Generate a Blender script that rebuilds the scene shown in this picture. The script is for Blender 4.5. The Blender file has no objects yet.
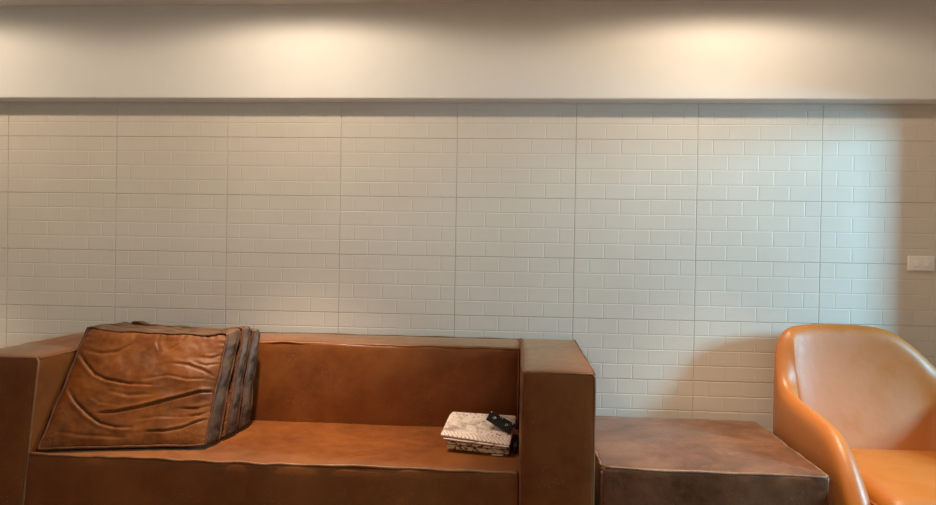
import bpy, bmesh, math, random
from mathutils import Vector, noise
R = math.radians
S = bpy.context.scene
COL = S.collection

# ------------------------------------------------------------------ camera
cam_d = bpy.data.cameras.new('camera'); cam = bpy.data.objects.new('camera', cam_d); COL.objects.link(cam)
from mathutils import Matrix
_r = Vector((0.99737664, 0.07048032, 0.0165036)); _f = Vector((-0.07033878, 0.99748251, -0.00900547))
_r.normalize(); _u = _r.cross(_f).normalized(); _f = _u.cross(_r)
M = Matrix((( _r.x, _u.x, -_f.x), (_r.y, _u.y, -_f.y), (_r.z, _u.z, -_f.z))).to_4x4()
M.translation = Vector((2.71767808, -3.57684399, 1.28343855)); cam.matrix_world = M
cam_d.sensor_width = 36; cam_d.lens = 704.4447 / 936 * 36; cam_d.clip_start = .05
S.camera = cam

# ------------------------------------------------------------------ light, sky and exposure
S.view_settings.view_transform = 'Standard'; S.view_settings.look = 'None'
S.view_settings.gamma = 1.0; S.view_settings.exposure = 0.12
w = bpy.data.worlds.new('sky'); S.world = w; w.use_nodes = True
w.node_tree.nodes['Background'].inputs[0].default_value = (.45, .72, 1.0, 1)
w.node_tree.nodes['Background'].inputs[1].default_value = .15
WARM = (1.0, .81, .605)
def spot(name, loc, watts, size=165, blend=1.0, color=WARM, rad=.05):
    l = bpy.data.lights.new(name, 'SPOT'); l.energy = watts; l.color = color
    l.spot_size = R(size); l.spot_blend = blend; l.shadow_soft_size = rad
    o = bpy.data.objects.new(name, l); o.location = loc; COL.objects.link(o); return o
for x in (-.30, 1.66, 3.68):
    spot('downlight_and_fill_spill', (x, -.76, 2.46), 26 if x < 3 else 28, 178, .22)
    spot('downlight_and_fill_beam', (x, -.80, 2.46), 290 if x < 3 else 190, 64, 1.0)
for x in (-.30, 1.66, 3.68):  # unseen second row behind the camera, added as fill to raise the ambient light
    spot('downlight_and_fill_beam', (x, -4.2, 2.46), 240, 110, 1.0)
    spot('downlight_and_fill_spill', (x, -4.2, 2.46), 26, 178, .2)
dl = bpy.data.lights.new('daylight', 'AREA'); dl.shape = 'RECTANGLE'; dl.size = .45; dl.size_y = .7
dl.energy = 185; dl.color = (.30, .72, 1.0)
do = bpy.data.objects.new('daylight', dl); do.location = (6.9, -1.60, 1.88); COL.objects.link(do)
do.rotation_euler = (Vector((3.9, -.3, .9)) - Vector(do.location)).to_track_quat('-Z', 'Y').to_euler()

# ------------------------------------------------------------------ material helpers
class NT:
    def __init__(s, name):
        s.m = bpy.data.materials.new(name); s.m.use_nodes = True
        s.t = s.m.node_tree; s.b = s.t.nodes['Principled BSDF']; s.n = s.t.nodes
        s.tc = s.n.new('ShaderNodeTexCoord')
    def link(s, a, b): s.t.links.new(a, b)
    def node(s, k, **kw):
        n = s.n.new(k)
        for a, v in kw.items(): setattr(n, a, v)
        return n
    def mapping(s, scale=(1, 1, 1), rot=(0, 0, 0)):
        n = s.node('ShaderNodeMapping', vector_type='TEXTURE'); n.inputs['Scale'].default_value = tuple(1 / q for q in scale); n.inputs['Rotation'].default_value = rot
        s.link(s.tc.outputs['Object'], n.inputs['Vector']); return n.outputs['Vector']
    def noise(s, scale, detail=4, rough=.55, vec=None, dist=0):
        n = s.node('ShaderNodeTexNoise'); n.inputs['Scale'].default_value = scale
        n.inputs['Detail'].default_value = detail; n.inputs['Roughness'].default_value = rough
        n.inputs['Distortion'].default_value = dist
        s.link(vec or s.tc.outputs['Object'], n.inputs['Vector']); return n.outputs['Fac']
    def ramp(s, fac, stops):
        n = s.node('ShaderNodeValToRGB'); e = n.color_ramp.elements
        while len(e) < len(stops): e.new(.5)
        for q, (p, c) in zip(e, stops):
            q.position = p; q.color = (c[0], c[1], c[2], 1) if not isinstance(c, (int, float)) else (c, c, c, 1)
        s.link(fac, n.inputs['Fac']); return n.outputs['Color']
    def mix(s, fac, a, b, mode='MIX'):
        n = s.node('ShaderNodeMix', data_type='RGBA', blend_type=mode)
        for v, i in ((fac, 0), (a, 6), (b, 7)):
            if isinstance(v, bpy.types.NodeSocket): s.link(v, n.inputs[i])
            elif i == 0: n.inputs[0].default_value = v
            else: n.inputs[i].default_value = (*v, 1)
        return n.outputs[2]
    def bump(s, h, strength=.2, dist=.002, prev=None):
        n = s.node('ShaderNodeBump'); n.inputs['Strength'].default_value = strength; n.inputs['Distance'].default_value = dist
        s.link(h, n.inputs['Height'])
        if prev: s.link(prev, n.inputs['Normal'])
        s.link(n.outputs['Normal'], s.b.inputs['Normal']); return n.outputs['Normal']
    def set(s, **kw):
        for k, v in kw.items():
            k = k.replace('_', ' ')
            if isinstance(v, bpy.types.NodeSocket): s.link(v, s.b.inputs[k])
            elif isinstance(v, tuple): s.b.inputs[k].default_value = (*v, 1)
            else: s.b.inputs[k].default_value = v
        return s.m

def plain(name, c, rough=.5, metal=0.0, var=.06, spec=.5):
    t = NT(name); f = t.noise(9, 3)
    a = tuple(max(0, q * (1 - var)) for q in c); b = tuple(min(1, q * (1 + var)) for q in c)
    return t.set(Base_Color=t.ramp(f, [(.3, a), (.7, b)]), Roughness=rough, Metallic=metal, Specular_IOR_Level=spec)

def leather(name, dark, mid, light, rough=.5, scale=3.0, scratch=.35, scratch_col=(.45, .24, .12), spec=.35, grain=.18, sheen=0.0, tint=(1.0, .80, .62)):
    t = NT(name)
    n1 = t.noise(scale, 5, .6, dist=.4); n2 = t.noise(scale * 6, 4, .6)
    col = t.ramp(n1, [(.32, dark), (.5, mid), (.70, light)])
    col = t.mix(t.ramp(n2, [(.4, 0.0), (.7, .35)]), col, light)
    # thin pale scuffs in three directions
    for rot, sc in (((.3, .7, .5), (18, 230, 200)), ((1.1, -.5, 1.9), (240, 20, 220)), ((.4, 2.2, -.8), (200, 230, 17))):
        v = t.mapping(sc, rot); f = t.noise(1.0, 2, .5, v)
        m = t.ramp(f, [(.64, 0.0), (.74, scratch)])
        msk = t.ramp(t.noise(7, 2), [(.5, 0.0), (.62, 1.0)])
        mm = t.mix(1.0, m, msk, 'MULTIPLY')
        col = t.mix(mm, col, scratch_col)
    vo = t.node('ShaderNodeTexVoronoi'); vo.inputs['Scale'].default_value = 260
    t.link(t.tc.outputs['Object'], vo.inputs['Vector'])
    b1 = t.bump(vo.outputs['Distance'], grain, .001)
    t.bump(t.noise(30, 4), .15, .004, b1)
    rr = t.ramp(n2, [(.3, rough - .07), (.7, rough + .1)])
    t.set(Sheen_Weight=sheen, Sheen_Roughness=.35, Sheen_Tint=tint)
    return t.set(Base_Color=col, Roughness=rr, Specular_IOR_Level=spec)

MAT = {}
MAT['sofa'] = leather('brown_sofa_leather', (.118, .029, .005), (.160, .042, .0065), (.225, .068, .012), .40, 2.6, .3, spec=.28, sheen=.42, tint=(1.0, .56, .28))
MAT['sofa_piping'] = leather('sofa_piping_leather', (.13, .045, .014), (.18, .068, .022), (.24, .10, .036), .5, 8)
MAT['cushion'] = leather('waxed_cushion_leather', (.060, .016, .002), (.120, .032, .004), (.18, .057, .009), .46, 5, .2, spec=.2)
MAT['cushion_side'] = leather('dark_gusset_leather', (.04, .022, .013), (.08, .042, .022), (.12, .066, .037), .45, 14, .2, spec=.3)
MAT['cushion_piping'] = leather('cushion_piping_leather', (.045, .016, .006), (.075, .028, .010), (.13, .05, .018), .5, 20, .1, spec=.2)
MAT['ottoman'] = leather('distressed_ottoman_leather', (.08, .028, .010), (.14, .052, .021), (.22, .10, .048), .38, 5.5, .4, (.42, .3, .21), spec=.35, sheen=.22, tint=(1.0, .86, .74))
MAT['ottoman_piping'] = leather('ottoman_piping_leather', (.12, .06, .035), (.19, .1, .06), (.27, .16, .1), .45, 15)
MAT['chair'] = leather('tan_orange_leather', (.46, .135, .006), (.48, .142, .007), (.50, .150, .008), .46, 1.6, .03, (.55, .25, .08), spec=.9, grain=.03, sheen=.06, tint=(.85, .92, 1.0))
MAT['chair_seam'] = plain('chair_seam_leather', (.40, .14, .022), .4)
MAT['paint'] = plain('cream_wall_paint', (.80, .785, .755), .75, var=.01)
MAT['ceiling'] = plain('ceiling_paint', (.80, .76, .70), .85, var=.01)
MAT['plaster'] = plain('side_wall_paint', (.72, .64, .54), .85, var=.02)
MAT['switch'] = plain('ivory_plastic', (.92, .88, .81), .32, var=.01)
MAT['darkwood'] = plain('dark_wood_foot', (.03, .018, .012), .45, var=.2)
MAT['black'] = plain('black_vinyl', (.010, .009, .009), .6, var=.2, spec=.2)
MAT['blackcloth'] = plain('black_cotton', (.014, .012, .013), .9, var=.2)
MAT['metal'] = plain('nickel', (.75, .74, .72), .25, 1.0)
MAT['white'] = plain('white_rivet', (.85, .83, .8), .4)
MAT['label'] = plain('white_woven_label', (.78, .74, .70), .8)

def tile_mat():
    t = NT('glazed_brick_tile'); f = t.noise(2.0, 3); g = t.noise(14, 3)
    c = t.ramp(f, [(.35, (.68, .61, .52)), (.65, (.71, .645, .555))])
    t.bump(g, .05, .003)
    return t.set(Base_Color=c, Roughness=.42, Specular_IOR_Level=.35)
MAT['tile'] = tile_mat()
MAT['grout'] = plain('tile_grout', (.60, .53, .44), .9)

def floor_mat():
    t = NT('grey_floor_tile'); br = t.node('ShaderNodeTexBrick'); br.offset = 0
    br.inputs['Scale'].default_value = 1.0; br.inputs['Brick Width'].default_value = .6; br.inputs['Row Height'].default_value = .6
    br.inputs['Mortar Size'].default_value = .004
    br.inputs['Color1'].default_value = (.10, .085, .07, 1); br.inputs['Color2'].default_value = (.095, .08, .066, 1)
    br.inputs['Mortar'].default_value = (.05, .045, .04, 1)
    t.link(t.tc.outputs['Object'], br.inputs['Vector'])
    return t.set(Base_Color=br.outputs['Color'], Roughness=.4)
MAT['floor'] = floor_mat()

def glass_mat():
    t = NT('window_glass'); out = t.n['Material Output']
    tr = t.node('ShaderNodeBsdfTransparent'); gl = t.node('ShaderNodeBsdfGlossy'); gl.inputs['Roughness'].default_value = .03
    mx = t.node('ShaderNodeMixShader'); mx.inputs[0].default_value = .06
    t.link(tr.outputs[0], mx.inputs[1]); t.link(gl.outputs[0], mx.inputs[2]); t.link(mx.outputs[0], out.inputs['Surface'])
    return t.m
MAT['glass'] = glass_mat()

def shirt_mat():
    t = NT('rose_print_cotton')
    vo = t.node('ShaderNodeTexVoronoi'); vo.inputs['Scale'].default_value = 62; vo.inputs['Randomness'].default_value = .75
    t.link(t.tc.outputs['Object'], vo.inputs['Vector'])
    dots = t.ramp(vo.outputs['Distance'], [(.22, 1.0), (.32, 0.0)])
    patch = t.ramp(t.noise(13, 2), [(.44, 0.0), (.50, 1.0)])
    mask = t.mix(1.0, dots, patch, 'MULTIPLY')
    base = t.ramp(t.noise(11, 4, .6, dist=.6), [(.36, (.36, .26, .24)), (.46, (.66, .56, .50)), (.7, (.80, .70, .64))])
    col = t.mix(mask, base, (.36, .09, .08))
    t.bump(t.noise(60, 4), .4, .003)
    return t.set(Base_Color=col, Roughness=.9, Specular_IOR_Level=.1)
MAT['shirt'] = shirt_mat()
def stripe_mat():
    t = NT('striped_hem_cotton'); wv = t.node('ShaderNodeTexWave'); wv.inputs['Scale'].default_value = 26
    wv.inputs['Distortion'].default_value = 1.5; wv.bands_direction = 'X'
    v = t.mapping((1, 1, 1), (0, .5, .5)); t.link(v, wv.inputs['Vector'])
    return t.set(Base_Color=t.ramp(wv.outputs['Fac'], [(.15, (.50, .33, .29)), (.35, (.74, .64, .58))]), Roughness=.9)
MAT['hem'] = stripe_mat()
def leaf_mat():
    t = NT('leaf_print_cotton'); v = t.mapping((30, 30, 60), (.2, .6, .9))
    f = t.noise(1.0, 2, .5, v, 1.2)
    col = t.ramp(f, [(.53, (.62, .50, .37)), (.56, (.15, .055, .035))])
    t.bump(t.noise(60, 4), .4, .003)
    return t.set(Base_Color=col, Roughness=.9, Specular_IOR_Level=.1)
MAT['leaf'] = leaf_mat()

# ------------------------------------------------------------------ mesh helpers
def mesh_obj(name, verts, faces, mat, parent=None, smooth=True, sub=0):
    me = bpy.data.meshes.new(name); me.from_pydata([tuple(v) for v in verts], [], faces)
    bm = bmesh.new(); bm.from_mesh(me); bmesh.ops.recalc_face_normals(bm, faces=bm.faces); bm.to_mesh(me); bm.free()
    for p in me.polygons: p.use_smooth = smooth
    o = bpy.data.objects.new(name, me); COL.objects.link(o)
    for m in (mat if isinstance(mat, (list, tuple)) else [mat]): me.materials.append(m)
    if parent: o.parent = parent; o.matrix_parent_inverse = Matrix.Identity(4)
    if sub:
        s = o.modifiers.new('s', 'SUBSURF'); s.levels = sub; s.render_levels = sub
    return o

def thing(name, label, cat, loc, group=None):
    o = bpy.data.objects.new(name, None); COL.objects.link(o); o.location = loc; o.empty_display_size = .1
    o['label'] = label; o['category'] = cat
    if group: o['group'] = group
    return o
def part(name, verts, faces, mat, root, smooth=True, sub=0):
    """verts given in world space; the part hangs under root at the root's own origin"""
    off = root_origin(root)
    return mesh_obj(name, [Vector(v) - off for v in verts], faces, mat, root, smooth, sub)
def root_origin(o):
    p = Vector((0, 0, 0))
    while o: p = p + Vector(o.location); o = o.parent
    return p

def struct(name, verts, faces, mat, smooth=False):
    o = mesh_obj(name, verts, faces, mat, None, smooth); o['kind'] = 'structure'; return o
def boxvf(x0, x1, y0, y1, z0, z1):
    v = [(x, y, z) for x in (x0, x1) for y in (y0, y1) for z in (z0, z1)]
    f = [(0, 1, 3, 2), (4, 6, 7, 5), (0, 4, 5, 1), (2, 3, 7, 6), (0, 2, 6, 4), (1, 5, 7, 3)]
    return v, f
def joinvf(*lst):
    V, F = [], []
    for v, f in lst:
        n = len(V); V += list(v); F += [tuple(i + n for i in q) for q in f]
    return V, F

def ticks(h, r, n):
    """coordinates from -h to h, close together inside the corner radius r"""
    a = [-h, -h + r * .25, -h + r * .6, -h + r]
    inner = 2 * (h - r); m = max(1, n)
    mid = [-h + r + inner * i / m for i in range(1, m)]
    return a + mid + [h - r, h - r * .6, h - r * .25, h]

def pad(x0, x1, y0, y1, z0, z1, r=.02, puff=(.0, .0, .0), n=(8, 8, 8), wob=.0, seed=0, freq=5):
    """soft box: rounded edges, faces bulging by puff (x, y, z), gently uneven"""
    c = Vector(((x0 + x1) / 2, (y0 + y1) / 2, (z0 + z1) / 2)); h = Vector(((x1 - x0) / 2, (y1 - y0) / 2, (z1 - z0) / 2))
    T = [ticks(h[i], r, n[i]) for i in range(3)]
    N = [len(t) for t in T]; idx = {}; V = []; F = []
    def vid(i, j, k):
        if (i, j, k) in idx: return idx[(i, j, k)]
        p = Vector((T[0][i], T[1][j], T[2][k])); q = Vector([max(-(h[a] - r), min(h[a] - r, p[a])) for a in range(3)])
        d = p - q
        if d.length > 1e-9: p = q + d.normalized() * r
        s = Vector([p[a] / h[a] for a in range(3)])
        w = [1 - min(1, abs(s[a])) ** 2 for a in range(3)]
        p2 = p.copy()
        for a in range(3):
            b, e = (a + 1) % 3, (a + 2) % 3
            p2[a] += s[a] ** 3 * puff[a] * (w[b] * w[e]) ** .6
        if wob:
            nv = noise.noise_vector((p + c) * freq + Vector((seed * 7.3, 0, 0)))
            p2 += nv * wob
        idx[(i, j, k)] = len(V); V.append(p2 + c); return idx[(i, j, k)]
    for a in range(3):
        b, e = (a + 1) % 3, (a + 2) % 3
        for side in (0, N[a] - 1):
            for i in range(N[b] - 1):
                for j in range(N[e] - 1):
                    q = []
                    for (di, dj) in ((0, 0), (1, 0), (1, 1), (0, 1)):
                        t = [0, 0, 0]; t[a] = side; t[b] = i + di; t[e] = j + dj; q.append(vid(*t))
                    F.append(tuple(q))
    return V, F

def smooth_line(P, n=8, closed=False):
    P = [Vector(p) for p in P]; L = len(P); out = []
    rng = L if closed else L - 1
    for i in range(rng):
        g = lambda k: P[k % L] if closed else P[max(0, min(L - 1, k))]
        p0, p1, p2, p3 = g(i - 1), g(i), g(i + 1), g(i + 2)
        for s in range(n):
            t = s / n
            out.append(.5 * ((2 * p1) + (p2 - p0) * t + (2 * p0 - 5 * p1 + 4 * p2 - p3) * t * t + (3 * p1 - p0 - 3 * p2 + p3) * t ** 3))
    if not closed: out.append(P[-1])
    return out

def tube(P, r, sides=8, closed=False, wob=0.0, seed=0):
    P = [Vector(p) for p in P]; V = []; F = []; n = len(P)
    if wob:
        P = [p + noise.noise_vector(p * 9 + Vector((seed, 0, 0))) * wob for p in P]
    up = None
    for i, p in enumerate(P):
        a = P[(i - 1) % n] if closed or i > 0 else p; b = P[(i + 1) % n] if closed or i < n - 1 else p
        t = (b - a).normalized()
        if up is None:
            up = t.orthogonal().normalized()
        up = (up - t * up.dot(t)).normalized(); s = t.cross(up)
        rad = r(i / (n - 1)) if callable(r) else r
        for k in range(sides):
            an = 2 * math.pi * k / sides; V.append(p + (up * math.cos(an) + s * math.sin(an)) * rad)
    for i in range(n if closed else n - 1):
        j = (i + 1) % n
        for k in range(sides):
            k2 = (k + 1) % sides; F.append((i * sides + k, i * sides + k2, j * sides + k2, j * sides + k))
    if not closed:
        F.append(tuple(range(sides))); F.append(tuple(range((n - 1) * sides, n * sides)))
    return V, F
def dense(P, step=.03, closed=False):
    P = [Vector(p) for p in P]; out = []
    seg = list(zip(P, P[1:] + ([P[0]] if closed else [])))
    for a, b in seg[:len(P) if closed else len(P) - 1]:
        m = max(1, int((b - a).length / step))
        out += [a.lerp(b, i / m) for i in range(m)]
    if not closed: out.append(P[-1])
    return out
def lathe(prof, c, axis='Z', seg=20):
    V = []; F = []
    for (r, h) in prof:
        for k in range(seg):
            a = 2 * math.pi * k / seg
            V.append((c[0] + r * math.cos(a), c[1] + r * math.sin(a), c[2] + h))
    for i in range(len(prof) - 1):
        for k in range(seg):
            k2 = (k + 1) % seg; F.append((i * seg + k, i * seg + k2, (i + 1) * seg + k2, (i + 1) * seg + k))
    F.append(tuple(range(seg))); F.append(tuple(range((len(prof) - 1) * seg, len(prof) * seg)))
    return V, F

# ------------------------------------------------------------------ the room
XL, XR, YF, ZC = -2.4, 5.0, -5.6, 2.48
def tiled_wall():
    V = [(XL, .004, 0), (XR, .004, 0), (XR, .004, ZC), (XL, .004, ZC)]; F = [(0, 1, 2, 3)]; mats = [1]
    def quadring(x0, x1, z0, z1, ya, yb, ch):
        n = len(V)
        V.extend([(x0, ya, z0), (x1, ya, z0), (x1, ya, z1), (x0, ya, z1),
                  (x0 + ch, yb, z0 + ch), (x1 - ch, yb, z0 + ch), (x1 - ch, yb, z1 - ch), (x0 + ch, yb, z1 - ch)])
        F.append((n + 4, n + 5, n + 6, n + 7)); mats.append(0)
        for a in range(4):
            b = (a + 1) % 4; F.append((n + a, n + b, n + 4 + b, n + 4 + a)); mats.append(0)
    g = .0010
    for i in range(-4, 9):
        for j in range(-1, 7):
            x0, x1 = max(XL, i * .6 + g), min(XR, (i + 1) * .6 - g); z1 = 1.83 - .3 * j - g; z0 = max(0, 1.83 - .3 * (j + 1) + g)
            if x1 - x0 < .02: continue
            n = len(V)   # tile body
            V.extend([(x0, .004, z0), (x1, .004, z0), (x1, .004, z1), (x0, .004, z1), (x0, .0010, z0), (x1, .0010, z0), (x1, .0010, z1), (x0, .0010, z1)])
            for q in ((4, 5, 6, 7), (0, 1, 5, 4), (1, 2, 6, 5), (2, 3, 7, 6), (3, 0, 4, 7)): F.append(tuple(n + a for a in q)); mats.append(0)
            for k in range(4):
                bz1 = 1.83 - .3 * j - .075 * k; bz0 = bz1 - .075
                cuts = [0, .15, .30, .45, .60] if k % 2 else [0, .075, .225, .375, .525, .60]
                for a, b in zip(cuts, cuts[1:]):
                    bx0, bx1 = max(XL, i * .6 + a), min(XR, i * .6 + b)
                    if bx1 - bx0 < .02 or bz0 < -.01: continue
                    quadring(bx0 + .0014, bx1 - .0014, bz0 + .0014, bz1 - .0014, .0010, 0, .0024)
    o = struct('wall_back', V, F, [MAT['tile'], MAT['grout']])
    for p, m in zip(o.data.polygons, mats): p.material_index = m
tiled_wall()
struct('floor', *boxvf(XL - .1, XR + .1, YF - .1, .1, -.1, 0), MAT['floor'])
struct('ceiling', *boxvf(XL - .1, XR + .1, YF - .1, .1, ZC, ZC + .1), MAT['ceiling'])
struct('wall_left', *boxvf(XL - .1, XL, YF, .1, 0, ZC), MAT['plaster'])
struct('wall_front', *boxvf(XL - .1, XR + .1, YF - .1, YF, 0, ZC), MAT['plaster'])
# ceiling beam along the tiled wall
def beam():
    x0, x1, z0, d = XL, XR, 2.010, -.11
    prof = [(.003, z0), (d + .006, z0), (d + .002, z0 + .002), (d, z0 + .006), (d, ZC), (.003, ZC)]
    V = [(x, y, z) for x in (x0, x1) for (y, z) in prof]; n = len(prof)
    F = [(i, (i + 1) % n, n + (i + 1) % n, n + i) for i in range(n)] + [tuple(range(n)), tuple(range(n, 2 * n))]
    struct('trim_1', V, F, MAT['paint'])
beam()
# right wall with its window
wy0, wy1, wz0, wz1 = -.335, -2.6, .15, 1.945
struct('wall_right', *joinvf(boxvf(XR, XR + .1, wy0, .1, 0, ZC), boxvf(XR, XR + .1, YF, wy1, 0, ZC),
                             boxvf(XR, XR + .1, wy1, wy0, 0, wz0), boxvf(XR, XR + .1, wy1, wy0, wz1, ZC)), MAT['plaster'])
fr = joinvf(boxvf(XR + .03, XR + .08, wy0 - .012, wy0, wz0, wz1), boxvf(XR + .03, XR + .08, wy1, wy1 + .012, wz0, wz1),
            boxvf(XR + .03, XR + .08, wy1, wy0, wz0, wz0 + .03), boxvf(XR + .03, XR + .08, wy1, wy0, wz1 - .03, wz1))
win = struct('window_1', *fr, MAT['switch'])
pane = mesh_obj('pane', *boxvf(XR + .052, XR + .058, wy1 + .012, wy0 - .012, wz0 + .03, wz1 - .03), MAT['glass'], win, False)

# ------------------------------------------------------------------ light switch
sw = thing('light_switch', 'small ivory double light switch on the tiled wall above the orange chair', 'light switch', (4.675, 0, 1.236))
V, F = pad(4.613, 4.737, -.011, .0, 1.200, 1.272, .004, (0, .001, 0), (3, 1, 3))
part('plate', V, F, MAT['switch'], sw)
for cx in (4.651, 4.699):
    V, F = pad(cx - .011, cx + .011, -.0165, -.006, 1.220, 1.252, .002, (0, 0, 0), (2, 1, 4))
    V = [Vector((v.x, v.y + (v.z - 1.220) * .12 if v.y < -.011 else v.y, v.z)) for v in map(Vector, V)]
    part('rocker', V, F, MAT['switch'], sw)

# ------------------------------------------------------------------ sofa
AX = [(.565, .866), (2.739, 3.013)]; YS, YB, YR, ZT, ZS = -.964, -.022, -.330, .8226, .4468
sofa = thing('sofa', 'long boxy brown leather sofa with wide square arms against the white tiled wall', 'sofa', (1.79, -.5, 0))
def arm_pipes(x0, x1):
    e = .004
    L = []
    zt = ZT - e
    L.append([(x0 + e, YS + e, .06), (x0 + e, YS + e, zt - .012), (x0 + .012, YS + e, zt)] + [(x1 - .012, YS + e, zt), (x1 - e, YS + e, zt - .012), (x1 - e, YS + e, .06)])
    L.append([(x0 + e, YS + .01, zt), (x0 + e, YB, zt)])
    L.append([(x1 - e, YS + .01, zt), (x1 - e, YB, zt)])
    return L
for n, (x0, x1) in enumerate(AX):
    V, F = pad(x0, x1, YS, YB, .05, ZT, .014, (.001, .010, .010), (8, 20, 20), .003, 3 + n, 4)
    lean = lambda p: Vector((p[0] - (ZT - p[2]) * .10 * (p[0] - x0) / (x1 - x0) * (n == 0), p[1], p[2]))
    V = [lean(p) for p in V]
    a = part('armrest', V, F, MAT['sofa'], sofa)
    pv = joinvf(*[tube([lean(q) for q in dense(p, .02)], .0055, 6, False, .003, n) for p in arm_pipes(x0, x1)])
    part('piping', *pv, MAT['sofa_piping'], a)
V, F = pad(AX[0][1] + .001, AX[1][0] - .001, YR, YB, .2, ZT - .004, .016, (0, .016, .004), (40, 8, 16), .006, 8, 3.2)
bk = part('backrest', V, F, MAT['sofa'], sofa)
bl = AX[0][1] + .01; br_ = AX[1][0] - .006
pv = joinvf(tube(dense([(bl, YR + .004, ZT - .008), (br_, YR + .004, ZT - .008), ], .03), .0065, 6, False, .006, 5),
            tube(dense([(br_ - .002, YR + .002, ZT - .01), (br_ - .002, YR + .002, ZS + .01)], .03), .005, 6, False, .003, 6),
            tube(dense([(bl, YB - .006, ZT - .004), (br_, YB - .006, ZT - .004)], .03), .006, 6, False, .004, 7))
part('piping', *pv, MAT['sofa_piping'], bk)
V, F = pad(AX[0][1] - .075, AX[1][0] - .001, YS + .004, YR - .001, .08, ZS, .016, (0, .012, -.008), (44, 16, 12), .005, 11, 3.5)
st = part('seat', V, F, MAT['sofa'], sofa)
pv = tube(dense([(AX[0][1] - .036, YS + .006, ZS - .004), (AX[1][0] - .008, YS + .006, ZS - .004)], .025), .0065, 6, False, .007, 9)
part('piping', *pv, MAT['sofa_piping'], st)
for (fx, fy) in ((.62, -.90), (2.95, -.90), (.62, -.09), (2.95, -.09)):
    part('foot', *boxvf(fx - .03, fx + .03, fy - .03, fy + .03, 0, .056), MAT['darkwood'], sofa, False)

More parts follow.
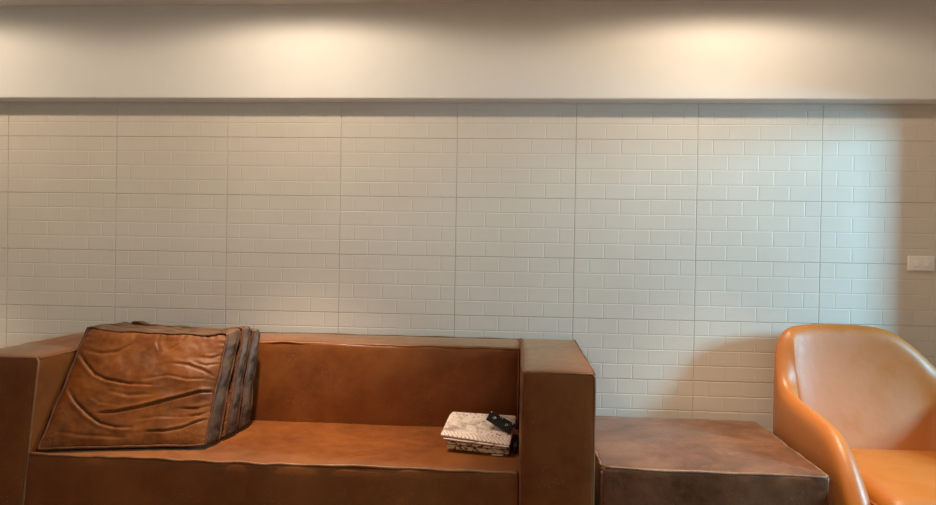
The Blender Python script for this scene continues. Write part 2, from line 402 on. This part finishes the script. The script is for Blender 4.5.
# ------------------------------------------------------------------ cushions
def seg_dist(p, a, b):
    ab = b - a; t = max(0, min(1, (p - a).dot(ab) / max(1e-9, ab.dot(ab)))); q = a + ab * t
    n = Vector((-ab.y, ab.x)).normalized()
    return (p - q).length, (p - q).dot(n), t
def cushion(label, front, back, puff, creases, seed, rough=.010, nu=120, nv=96, nw=9):
    """front / back: world corners BL, BR, TR, TL of the two panels"""
    base = (Vector(front[0]) + Vector(front[1]) + Vector(back[0]) + Vector(back[1])) / 4
    root = thing('throw_cushion', label, 'cushion', base, 'loose cushions stacked in the sofa corner')
    fr = [Vector(p) for p in front]; bk = [Vector(p) for p in back]
    def bil(q, u, v): return (q[0] * (1 - u) + q[1] * u) * (1 - v) + (q[3] * (1 - u) + q[2] * u) * v
    def shape(u, v):
        # outline: straight-ish sides that pull in a little, softly rounded corners
        du, dv = 2 * u - 1, 2 * v - 1
        uu = u - .5 * (1 - dv * dv) * .016 * du; vv = v - .5 * (1 - du * du) * .018 * dv
        k = (abs(du) * abs(dv)) ** 8
        uu -= du * k * .008; vv -= dv * k * .008
        # slack, uneven seams; the upper corners stand up like ears
        vv += .014 * v ** 3 * noise.noise(Vector((u * 6.5, seed * 3.1, 0))) + .022 * v ** 4 * (math.exp(-((u - .03) / .06) ** 2) + math.exp(-((u - .97) / .06) ** 2))
        sl = .012 * noise.noise(Vector((v * 6.0, seed * 1.7, 9)))
        uu += (sl * u ** 3 if v > .06 else 0) + abs(sl) * (1 - u) ** 3
        return uu, vv
    N = ((fr[1] - fr[0]).cross(fr[3] - fr[0])).normalized()      # out of the front panel
    def panel(q, sgn, amt, cr):
        V = []; F = []
        for j in range(nv + 1):
            for i in range(nu + 1):
                u, v = i / nu, j / nv; uu, vv = shape(u, v); p = bil(q, uu, vv)
                e = (1 - (2 * u - 1) ** 4) * (1 - (2 * v - 1) ** 4)
                d = amt * max(0, e) ** .6
                d += noise.fractal(Vector((u * 3.2, v * 2.8, seed)), 1, 2, 4) * rough * min(1, e * 2)
                P2 = Vector((u * 1.2, v))
                for line, dep, wid in cr:
                    best = None; L = len(line) - 1
                    for k in range(L):
                        a = Vector((line[k][0] * 1.2, line[k][1])); b = Vector((line[k + 1][0] * 1.2, line[k + 1][1]))
                        r_ = seg_dist(P2, a, b)
                        if best is None or r_[0] < best[0]: best = (r_[0], r_[1], (k + r_[2]) / L)
                    ds, sd, t = best; f = math.sin(math.pi * min(1, max(.0, t * .92 + .04))) ** .5
                    wid *= .8; d -= dep * .85 * f * math.exp(-(ds / wid) ** 2)
                    hump = (sd + wid * 2.4) / (wid * 2.0)
                    if ds < wid * 9: d += dep * .35 * f * math.exp(-hump * hump)
                # puckers that run in from the seam
                ed = min(u, 1 - u, v, 1 - v); al = v if min(u, 1 - u) < min(v, 1 - v) else u
                d += .0035 * math.exp(-ed / .05) * min(1, ed / .015) * noise.noise(Vector((al * 38, seed, sgn)))
                V.append(p + N * sgn * d)
        for j in range(nv):
            for i in range(nu):
                a = j * (nu + 1) + i; F.append((a, a + 1, a + nu + 2, a + nu + 1))
        return V, F
    part('front_panel', *panel(fr, 1, puff, creases), MAT['cushion'], root)
    part('back_panel', *panel(bk, -1, .002, []), MAT['cushion'], root)
    # rim between the panels
    ring = [(i / nu, 0) for i in range(nu)] + [(1, j / nv) for j in range(nv)] + [(1 - i / nu, 1) for i in range(nu)] + [(0, 1 - j / nv) for j in range(nv)]
    V = []; F = []; n = len(ring)
    mid = bil(fr, .5, .5)
    for k in range(nw + 1):
        t = k / nw
        for (u, v) in ring:
            uu, vv = shape(u, v); a, b = bil(fr, uu, vv), bil(bk, uu, vv); p = a.lerp(b, t)
            out = Vector(((u - .5) * 2, (v - .5) * 2)); o3 = (fr[1] - fr[0]).normalized() * out.x * (abs(out.x) > .98) + (fr[3] - fr[0]).normalized() * out.y * (abs(out.y) > .98)
            lift = .010 * math.sin(math.pi * t) + .006 * math.sin(math.pi * t) * noise.noise(Vector((u * 14, v * 14, seed + t * 3)))
            if v < .02: lift *= .1
            if u < .02: lift *= .2
            V.append(p + o3 * lift)
    for k in range(nw):
        for i in range(n):
            i2 = (i + 1) % n; F.append((k * n + i, k * n + i2, (k + 1) * n + i2, (k + 1) * n + i))
    part('gusset', V, F, MAT['cushion_side'], root)
    for q, tag in ((fr, 0), (bk, 1)):
        line = [bil(q, *shape(u, v)) + N * (.003 if tag == 0 else -.003) for (u, v) in ring]
        part('piping', *tube(line, .0058, 6, True, .004, seed + tag), MAT['cushion_piping'], root)
    return root
# creases in panel coordinates (u to the right, v up)
CR1 = [([(.02, .77), (.08, .70), (.18, .60), (.28, .55), (.42, .52), (.58, .51)], .013, .011),
       ([(.04, .47), (.12, .37), (.22, .27), (.32, .19), (.42, .155), (.52, .15)], .013, .010),
       ([(.985, .465), (.90, .455), (.80, .42), (.68, .37), (.54, .32), (.40, .28), (.30, .275)], .015, .010),
       ([(.985, .225), (.92, .20), (.84, .15), (.74, .12), (.62, .115)], .010, .009),
       ([(.97, .60), (.88, .66), (.78, .70), (.66, .71)], .007, .012),
       ([(.985, .34), (.90, .315), (.78, .31)], .006, .009),
       ([(.37, .95), (.35, .88), (.28, .81), (.18, .78), (.06, .80)], .007, .016),
       ([(.52, .56), (.66, .60), (.80, .57), (.95, .58)], .005, .011),
       ([(.08, .13), (.24, .095), (.50, .07)], .005, .012),
       ([(.30, .46), (.44, .42), (.60, .43)], .005, .014),
       ([(.985, .29), (.93, .26), (.86, .25)], .006, .008),
       ([(.985, .80), (.93, .77), (.86, .78)], .005, .009), ([(.985, .72), (.90, .70), (.82, .73)], .005, .009),
       ([(.70, .97), (.68, .90), (.62, .84)], .005, .012), ([(.52, .97), (.52, .90), (.56, .82)], .004, .010),
       ([(.20, .42), (.28, .36), (.40, .34)], .004, .010), ([(.55, .22), (.68, .24), (.82, .24)], .004, .010)]
cushion('front brown leather cushion with deep creases, nearest of the three on the sofa',
        [(.848, -.946, .457), (1.470, -.806, .455), (1.458, -.576, .874), (.884, -.690, .903)],
        [(.854, -.845, .455), (1.482, -.704, .452), (1.476, -.496, .884), (.888, -.595, .903)], .022, CR1, 1)
cushion('middle brown leather cushion, sandwiched between the front and the rear sofa cushions',
        [(.884, -.800, .452), (1.490, -.664, .452), (1.486, -.464, .884), (.890, -.555, .893)],
        [(.890, -.690, .452), (1.500, -.575, .452), (1.500, -.424, .884), (.905, -.470, .895)], .003, [], 5, .002)
cushion('rear brown leather cushion, directly against the sofa backrest behind two others',
        [(.900, -.648, .452), (1.502, -.538, .452), (1.506, -.404, .872), (.935, -.430, .897)],
        [(.900, -.560, .452), (1.506, -.440, .452), (1.528, -.380, .862), (.950, -.388, .890)], .003, [], 9, .002)

# ------------------------------------------------------------------ folded clothes
def quadslab(B, T, nu=30, nv=22, nw=6, bulge=.5, fn=None, seed=0):
    """a folded layer: B and T are the lower and upper corners FL, FR, BR, BL; sides round outwards like a fold"""
    B = [Vector(p) for p in B]; T = [Vector(p) for p in T]
    bil = lambda q, u, v: (q[0] * (1 - u) + q[1] * u) * (1 - v) + (q[3] * (1 - u) + q[2] * u) * v
    V = []; F = []; tags = []
    def grid(q, top):
        n0 = len(V)
        for j in range(nv + 1):
            for i in range(nu + 1):
                u, v = i / nu, j / nv; p = bil(q, u, v)
                if top and fn:
                    e = min(1, min(u, 1 - u, v, 1 - v) / .06); p.z += fn(u, v) * e
                V.append(p)
        for j in range(nv):
            for i in range(nu):
                a = n0 + j * (nu + 1) + i; F.append((a, a + 1, a + nu + 2, a + nu + 1)); tags.append(1 if top and j < 3 else 0)
        return n0
    gb, gt = grid(B, False), grid(T, True)
    ring = [(i, 0) for i in range(nu)] + [(nu, j) for j in range(nv)] + [(nu - i, nv) for i in range(nu)] + [(0, nv - j) for j in range(nv)]
    c = (bil(B, .5, .5) + bil(T, .5, .5)) / 2; rows = []
    for k in range(nw + 1):
        t = k / nw; row = []
        for (i, j) in ring:
            ib, it = gb + j * (nu + 1) + i, gt + j * (nu + 1) + i
            if k == 0: row.append(ib); continue
            if k == nw: row.append(it); continue
            a, b = V[ib], V[it]; p = a.lerp(b, t); h = (b - a).length
            d = Vector((p.x - c.x, p.y - c.y, 0))
            d = Vector(((-1 if i == 0 else 1 if i == nu else 0), (-1 if j == 0 else 1 if j == nv else 0), 0)).normalized()
            row.append(len(V)); V.append(p + d * h * bulge * math.sin(math.pi * t) + noise.noise_vector(p * 60 + Vector((seed, 0, 0))) * .0012)
        rows.append(row)
    for k in range(nw):
        for i in range(len(ring)):
            i2 = (i + 1) % len(ring); F.append((rows[k][i], rows[k][i2], rows[k + 1][i2], rows[k + 1][i]))
            tags.append(1 if ring[i][1] == 0 and ring[i2][1] == 0 else 0)
    return V, F, tags
def cloth_part(nm, root, B, T, mats, **kw):
    V, F, tags = quadslab(B, T, **kw)
    o = part(nm, V, F, mats, root)
    # faces may be re-ordered by nothing here: polygon order follows F
    if isinstance(mats, list):
        for p, t in zip(o.data.polygons, tags): p.material_index = t
    return o
zs = ZS + .004
def rise(B, h): return [(p[0], p[1], p[2] + q) for p, q in zip(B, h if isinstance(h, tuple) else (h,) * 4)]
r1 = thing('folded_fabric', 'folded beige cloth with dark brown leaf print at the bottom of the clothes pile', 'clothing', (2.57, -.62, zs))
L0 = [(2.452, -.712, zs), (2.690, -.768, zs), (2.700, -.500, zs), (2.460, -.470, zs)]
cloth_part('lower_fold', r1, L0, rise(L0, .018), MAT['leaf'], seed=1, bulge=.45)
L1 = [(2.446, -.708, zs + .019), (2.682, -.762, zs + .019), (2.694, -.500, zs + .019), (2.456, -.470, zs + .019)]
cloth_part('upper_fold', r1, L1, rise(L1, .017), MAT['leaf'], seed=2, bulge=.45)
lab = part('care_label', *boxvf(2.628, 2.672, -.7785, -.7765, zs + .001, zs + .005), MAT['label'], r1, False); lab['label'] = 'white woven care label'
r2 = thing('folded_shirt', 'crumpled pale pink shirt with dusty red print folded on top of the leaf print cloth', 'clothing', (2.57, -.60, zs + .038))
def crumple(u, v):
    d = .006 * noise.fractal(Vector((u * 3.1, v * 2.6, 4.0)), 1, 2, 3) * (1 - .7 * u)
    for (a, b, dep, w_) in (((.22, .34), (.62, .22), .012, .055), ((.18, .66), (.60, .44), .007, .05), ((.52, .75), (.80, .30), .006, .06), ((.70, .2), (.95, .24), .006, .05)):
        ds, sd, t = seg_dist(Vector((u, v)), Vector(a), Vector(b)); f = math.sin(math.pi * min(1, max(0, t * .9 + .05)))
        d -= dep * f * math.exp(-(ds / w_) ** 2); d += dep * .8 * f * math.exp(-((sd - w_ * 1.8) / w_) ** 2) * (ds < w_ * 4)
    return d
zq = zs + .0410
U0 = [(2.432, -.722, zq), (2.694, -.790, zq - .004), (2.714, -.455, zq), (2.448, -.475, zq)]
cloth_part('lower_fold', r2, U0, rise(U0, (.010, .005, .024, .026)), MAT['shirt'], seed=3, bulge=.5)
U1 = rise([(2.424, -.716, zq), (2.696, -.782, zq - .004), (2.715, -.450, zq), (2.446, -.470, zq)], (.012, .0065, .026, .028))
cloth_part('upper_fold', r2, U1, rise(U1, (.014, .005, .017, .028)), [MAT['shirt'], MAT['hem']], seed=4, bulge=.6, fn=crumple)
# black strap with eyelets lying over the shirt
st_ = thing('snap_strap', 'short black strap with two silver eyelets lying on the pink shirt', 'strap', (2.661, -.625, .542))
Q = [Vector(p) for p in ((2.6005, -.605, .5465), (2.6985, -.666, .5065), (2.726, -.605, .5285), (2.6185, -.553, .5715))]
Q = [p + Vector((-.0035, -.022, .013)) for p in Q]
ex = (Q[1] - Q[0] + Q[2] - Q[3]).normalized(); nn = (Q[1] - Q[0]).cross(Q[3] - Q[0]).normalized(); ey = nn.cross(ex)
def plate(Q, n, th):
    V = list(Q) + [p - n * th for p in Q]
    return V, [(0, 1, 2, 3), (7, 6, 5, 4), (0, 4, 5, 1), (1, 5, 6, 2), (2, 6, 7, 3), (3, 7, 4, 0)]
sb = part('strap_body', *plate(Q, nn, .006), MAT['black'], st_, False)
bv = sb.modifiers.new('b', 'BEVEL'); bv.width = .002; bv.segments = 2
def onstrap(u, v, h): return (Q[0] * (1 - u) + Q[1] * u) * (1 - v) + (Q[3] * (1 - u) + Q[2] * u) * v + nn * h
def ring_at(c, r, tr):
    return tube([c + (ex * math.cos(2 * math.pi * k / 16) + ey * math.sin(2 * math.pi * k / 16)) * r for k in range(16)], tr, 6, True)
for u in (.27, .76):
    e_ = part('eyelet', *ring_at(onstrap(u, .5, .0008), .0055, .0018), MAT['metal'], st_); e_['label'] = 'silver eyelet'
def stud(c, r, h):
    V = [c + (ex * math.cos(2 * math.pi * k / 10) + ey * math.sin(2 * math.pi * k / 10)) * r for k in range(10)] + [c + (ex * math.cos(2 * math.pi * k / 10) + ey * math.sin(2 * math.pi * k / 10)) * r * .6 + nn * h for k in range(10)]
    return V, [tuple(range(10, 20))] + [(k, (k + 1) % 10, 10 + (k + 1) % 10, 10 + k) for k in range(10)]
for u in (.06, .42, .50, .90):
    e_ = part('rivet', *stud(onstrap(u, .88, 0), .0026, .0016), MAT['white'], st_); e_['label'] = 'small white rivet'
bb = thing('black_garment', 'black folded cloth tucked between the clothes pile and the sofa armrest', 'clothing', (2.716, -.66, zs))
G0 = [(2.7135, -.742, zs), (2.7275, -.735, zs), (2.7275, -.56, zs), (2.7175, -.56, zs)]
cloth_part('fold', bb, G0, rise(G0, .030), MAT['blackcloth'], seed=6, bulge=.08)

# ------------------------------------------------------------------ ottoman
OX0, OX1, OY0, OY1, OZ = 3.040, 3.876, -.912, -.092, .4618
ott = thing('ottoman', 'square distressed brown leather ottoman between the sofa arm and the orange chair', 'ottoman', ((OX0 + OX1) / 2, (OY0 + OY1) / 2, 0))
V, F = pad(OX0, OX1, OY0, OY1, .05, OZ, .018, (.010, .010, .012), (24, 24, 12), .006, 21, 4)
part('body', V, F, MAT['ottoman'], ott)
e = .005
top = [(OX0 + e, OY0 + e + .02, OZ - e), (OX0 + e + .02, OY0 + e, OZ - e), (OX1 - e - .012, OY0 + e, OZ - e), (OX1 - e, OY0 + e + .012, OZ - e), (OX1 - e, OY1 - e, OZ - e), (OX0 + e, OY1 - e, OZ - e)]
pv = joinvf(tube(dense(top, .02, True), .0062, 6, True, .005, 2),
            tube(dense([(OX1 - .006, OY0 + .006, OZ - .008), (OX1 - .006, OY0 + .006, .06)], .02), .0055, 6, False, .004, 3),
            tube(dense([(OX0 + .006, OY0 + .006, OZ - .012), (OX0 + .006, OY0 + .006, .06)], .02), .0055, 6, False, .004, 4))
part('piping', *pv, MAT['ottoman_piping'], ott)
for fx in (OX0 + .07, OX1 - .07):
    for fy in (OY0 + .07, OY1 - .07):
        part('foot', *boxvf(fx - .025, fx + .025, fy - .025, fy + .025, 0, .058), MAT['darkwood'], ott, False)

# ------------------------------------------------------------------ tub chair
chair = thing('tub_chair', 'orange tan leather tub chair with curved back and sloping arms by the light switch', 'armchair', (4.31, -.55, 0))
RIM = [(3.966, -1.015, .26), (3.965, -1.0, .33), (3.963, -.972, .385), (3.960, -.920, .458), (3.958, -.845, .540), (3.957, -.75, .595), (3.956, -.60, .618), (3.956, -.42, .632), (3.957, -.31, .652),
       (3.958, -.250, .70), (3.960, -.218, .78), (3.966, -.195, .862), (3.984, -.172, .908), (4.030, -.142, .932), (4.14, -.118, .943), (4.30, -.112, .943), (4.42, -.124, .932), (4.50, -.140, .900),
       (4.58, -.165, .835), (4.655, -.205, .745), (4.695, -.27, .675), (4.712, -.36, .643), (4.714, -.46, .630), (4.714, -.60, .618), (4.713, -.75, .595), (4.712, -.845, .540), (4.710, -.920, .458), (4.707, -.972, .385), (4.705, -1.0, .33), (4.704, -1.015, .26)]
def tub():
    P = smooth_line(RIM, 3); n = len(P); V = []; F = []; cx, cy = 4.335, -.56
    nrm = []
    for i, p in enumerate(P):
        a, b = P[max(0, i - 1)], P[min(n - 1, i + 1)]
        t = Vector((b.x - a.x, b.y - a.y)).normalized(); q = Vector((-t.y, t.x))
        if q.dot(Vector((p.x - cx, p.y - cy))) < 0: q = -q
        nrm.append(q)
    for _ in range(6):
        nrm = [(nrm[max(0, i - 1)] + nrm[i] * 2 + nrm[min(n - 1, i + 1)]).normalized() for i in range(n)]
    for p, q in zip(P, nrm):
        zt = p.z; zb = .13; hw = .042; zi = min(.33, zt - .05)
        fx, fy = cx + (p.x - cx) * .80, -1.02 + (p.y + 1.02) * .735        # foot of the inner face, on a smaller U
        if p.y > -.31:
            b_ = min(1, (p.y + .31) / .10); b_ = b_ * b_ * (3 - 2 * b_); fy = -.498 + .135 * b_
        top_in = Vector((p.x - q.x * (hw + .004), p.y - q.y * (hw + .004)))
        prof = [(fx * .85 + p.x * .15, fy * .85 + p.y * .15, zb)]
        for o, z in ((hw - .045, zb), (hw - .010, zb + .04), (hw - .001, zb + (zt - zb) * .4), (hw, zb + (zt - zb) * .75), (hw - .002, zt - .050), (hw - .010, zt - .024), (hw - .024, zt - .007), (.004, zt), (-.014, zt - .004), (-hw + .010, zt - .022)):
            prof.append((p.x + q.x * o, p.y + q.y * o, z))
        for k in (0, .14, .34, .6, .85, 1.0):
            e = k ** 1.55
            prof.append((top_in.x + (fx - top_in.x) * e, top_in.y + (fy - top_in.y) * e, (zt - .050) + (zi - zt + .050) * k))
        m = len(prof); V += prof
    for _ in range(10):                                     # even out the inner face along the shell
        W = list(V)
        for i in range(1, n - 1):
            for k in range(12, 17):
                a, b, c = W[(i - 1) * m + k], W[i * m + k], W[(i + 1) * m + k]
                V[i * m + k] = tuple(.25 * a[j] + .5 * b[j] + .25 * c[j] for j in range(3))
    for i in range(n - 1):
        for k in range(m):
            k2 = (k + 1) % m; F.append((i * m + k, i * m + k2, (i + 1) * m + k2, (i + 1) * m + k))
    F.append(tuple(range(m))); F.append(tuple(range((n - 1) * m, n * m)))
    return V, F
part('shell', *tub(), MAT['chair'], chair, True, 2)
V, F = pad(4.028, 4.642, -1.05, -.335, .20, .420, .050, (.0, .012, .014), (16, 18, 6), .003, 31, 4)
seat = part('seat_cushion', V, F, MAT['chair'], chair, True, 1)
z = .392
z = .368
loop = [(4.030, -.40, z), (4.029, -1.00, z), (4.043, -1.037, z), (4.078, -1.056, z), (4.592, -1.056, z), (4.627, -1.037, z), (4.641, -1.00, z), (4.640, -.40, z)]
part('seam', *tube(dense(loop, .02), .004, 6, False, .001, 1), MAT['chair_seam'], seat)
part('base', *pad(4.0, 4.64, -.98, -.24, .10, .22, .02, (0, 0, 0), (4, 4, 2)), MAT['chair'], chair)
for fx, fy in ((4.06, -.92), (4.58, -.92), (4.06, -.28), (4.58, -.28)):
    part('leg', *lathe([(.012, 0), (.020, .11)], (fx, fy, 0)), MAT['darkwood'], chair)
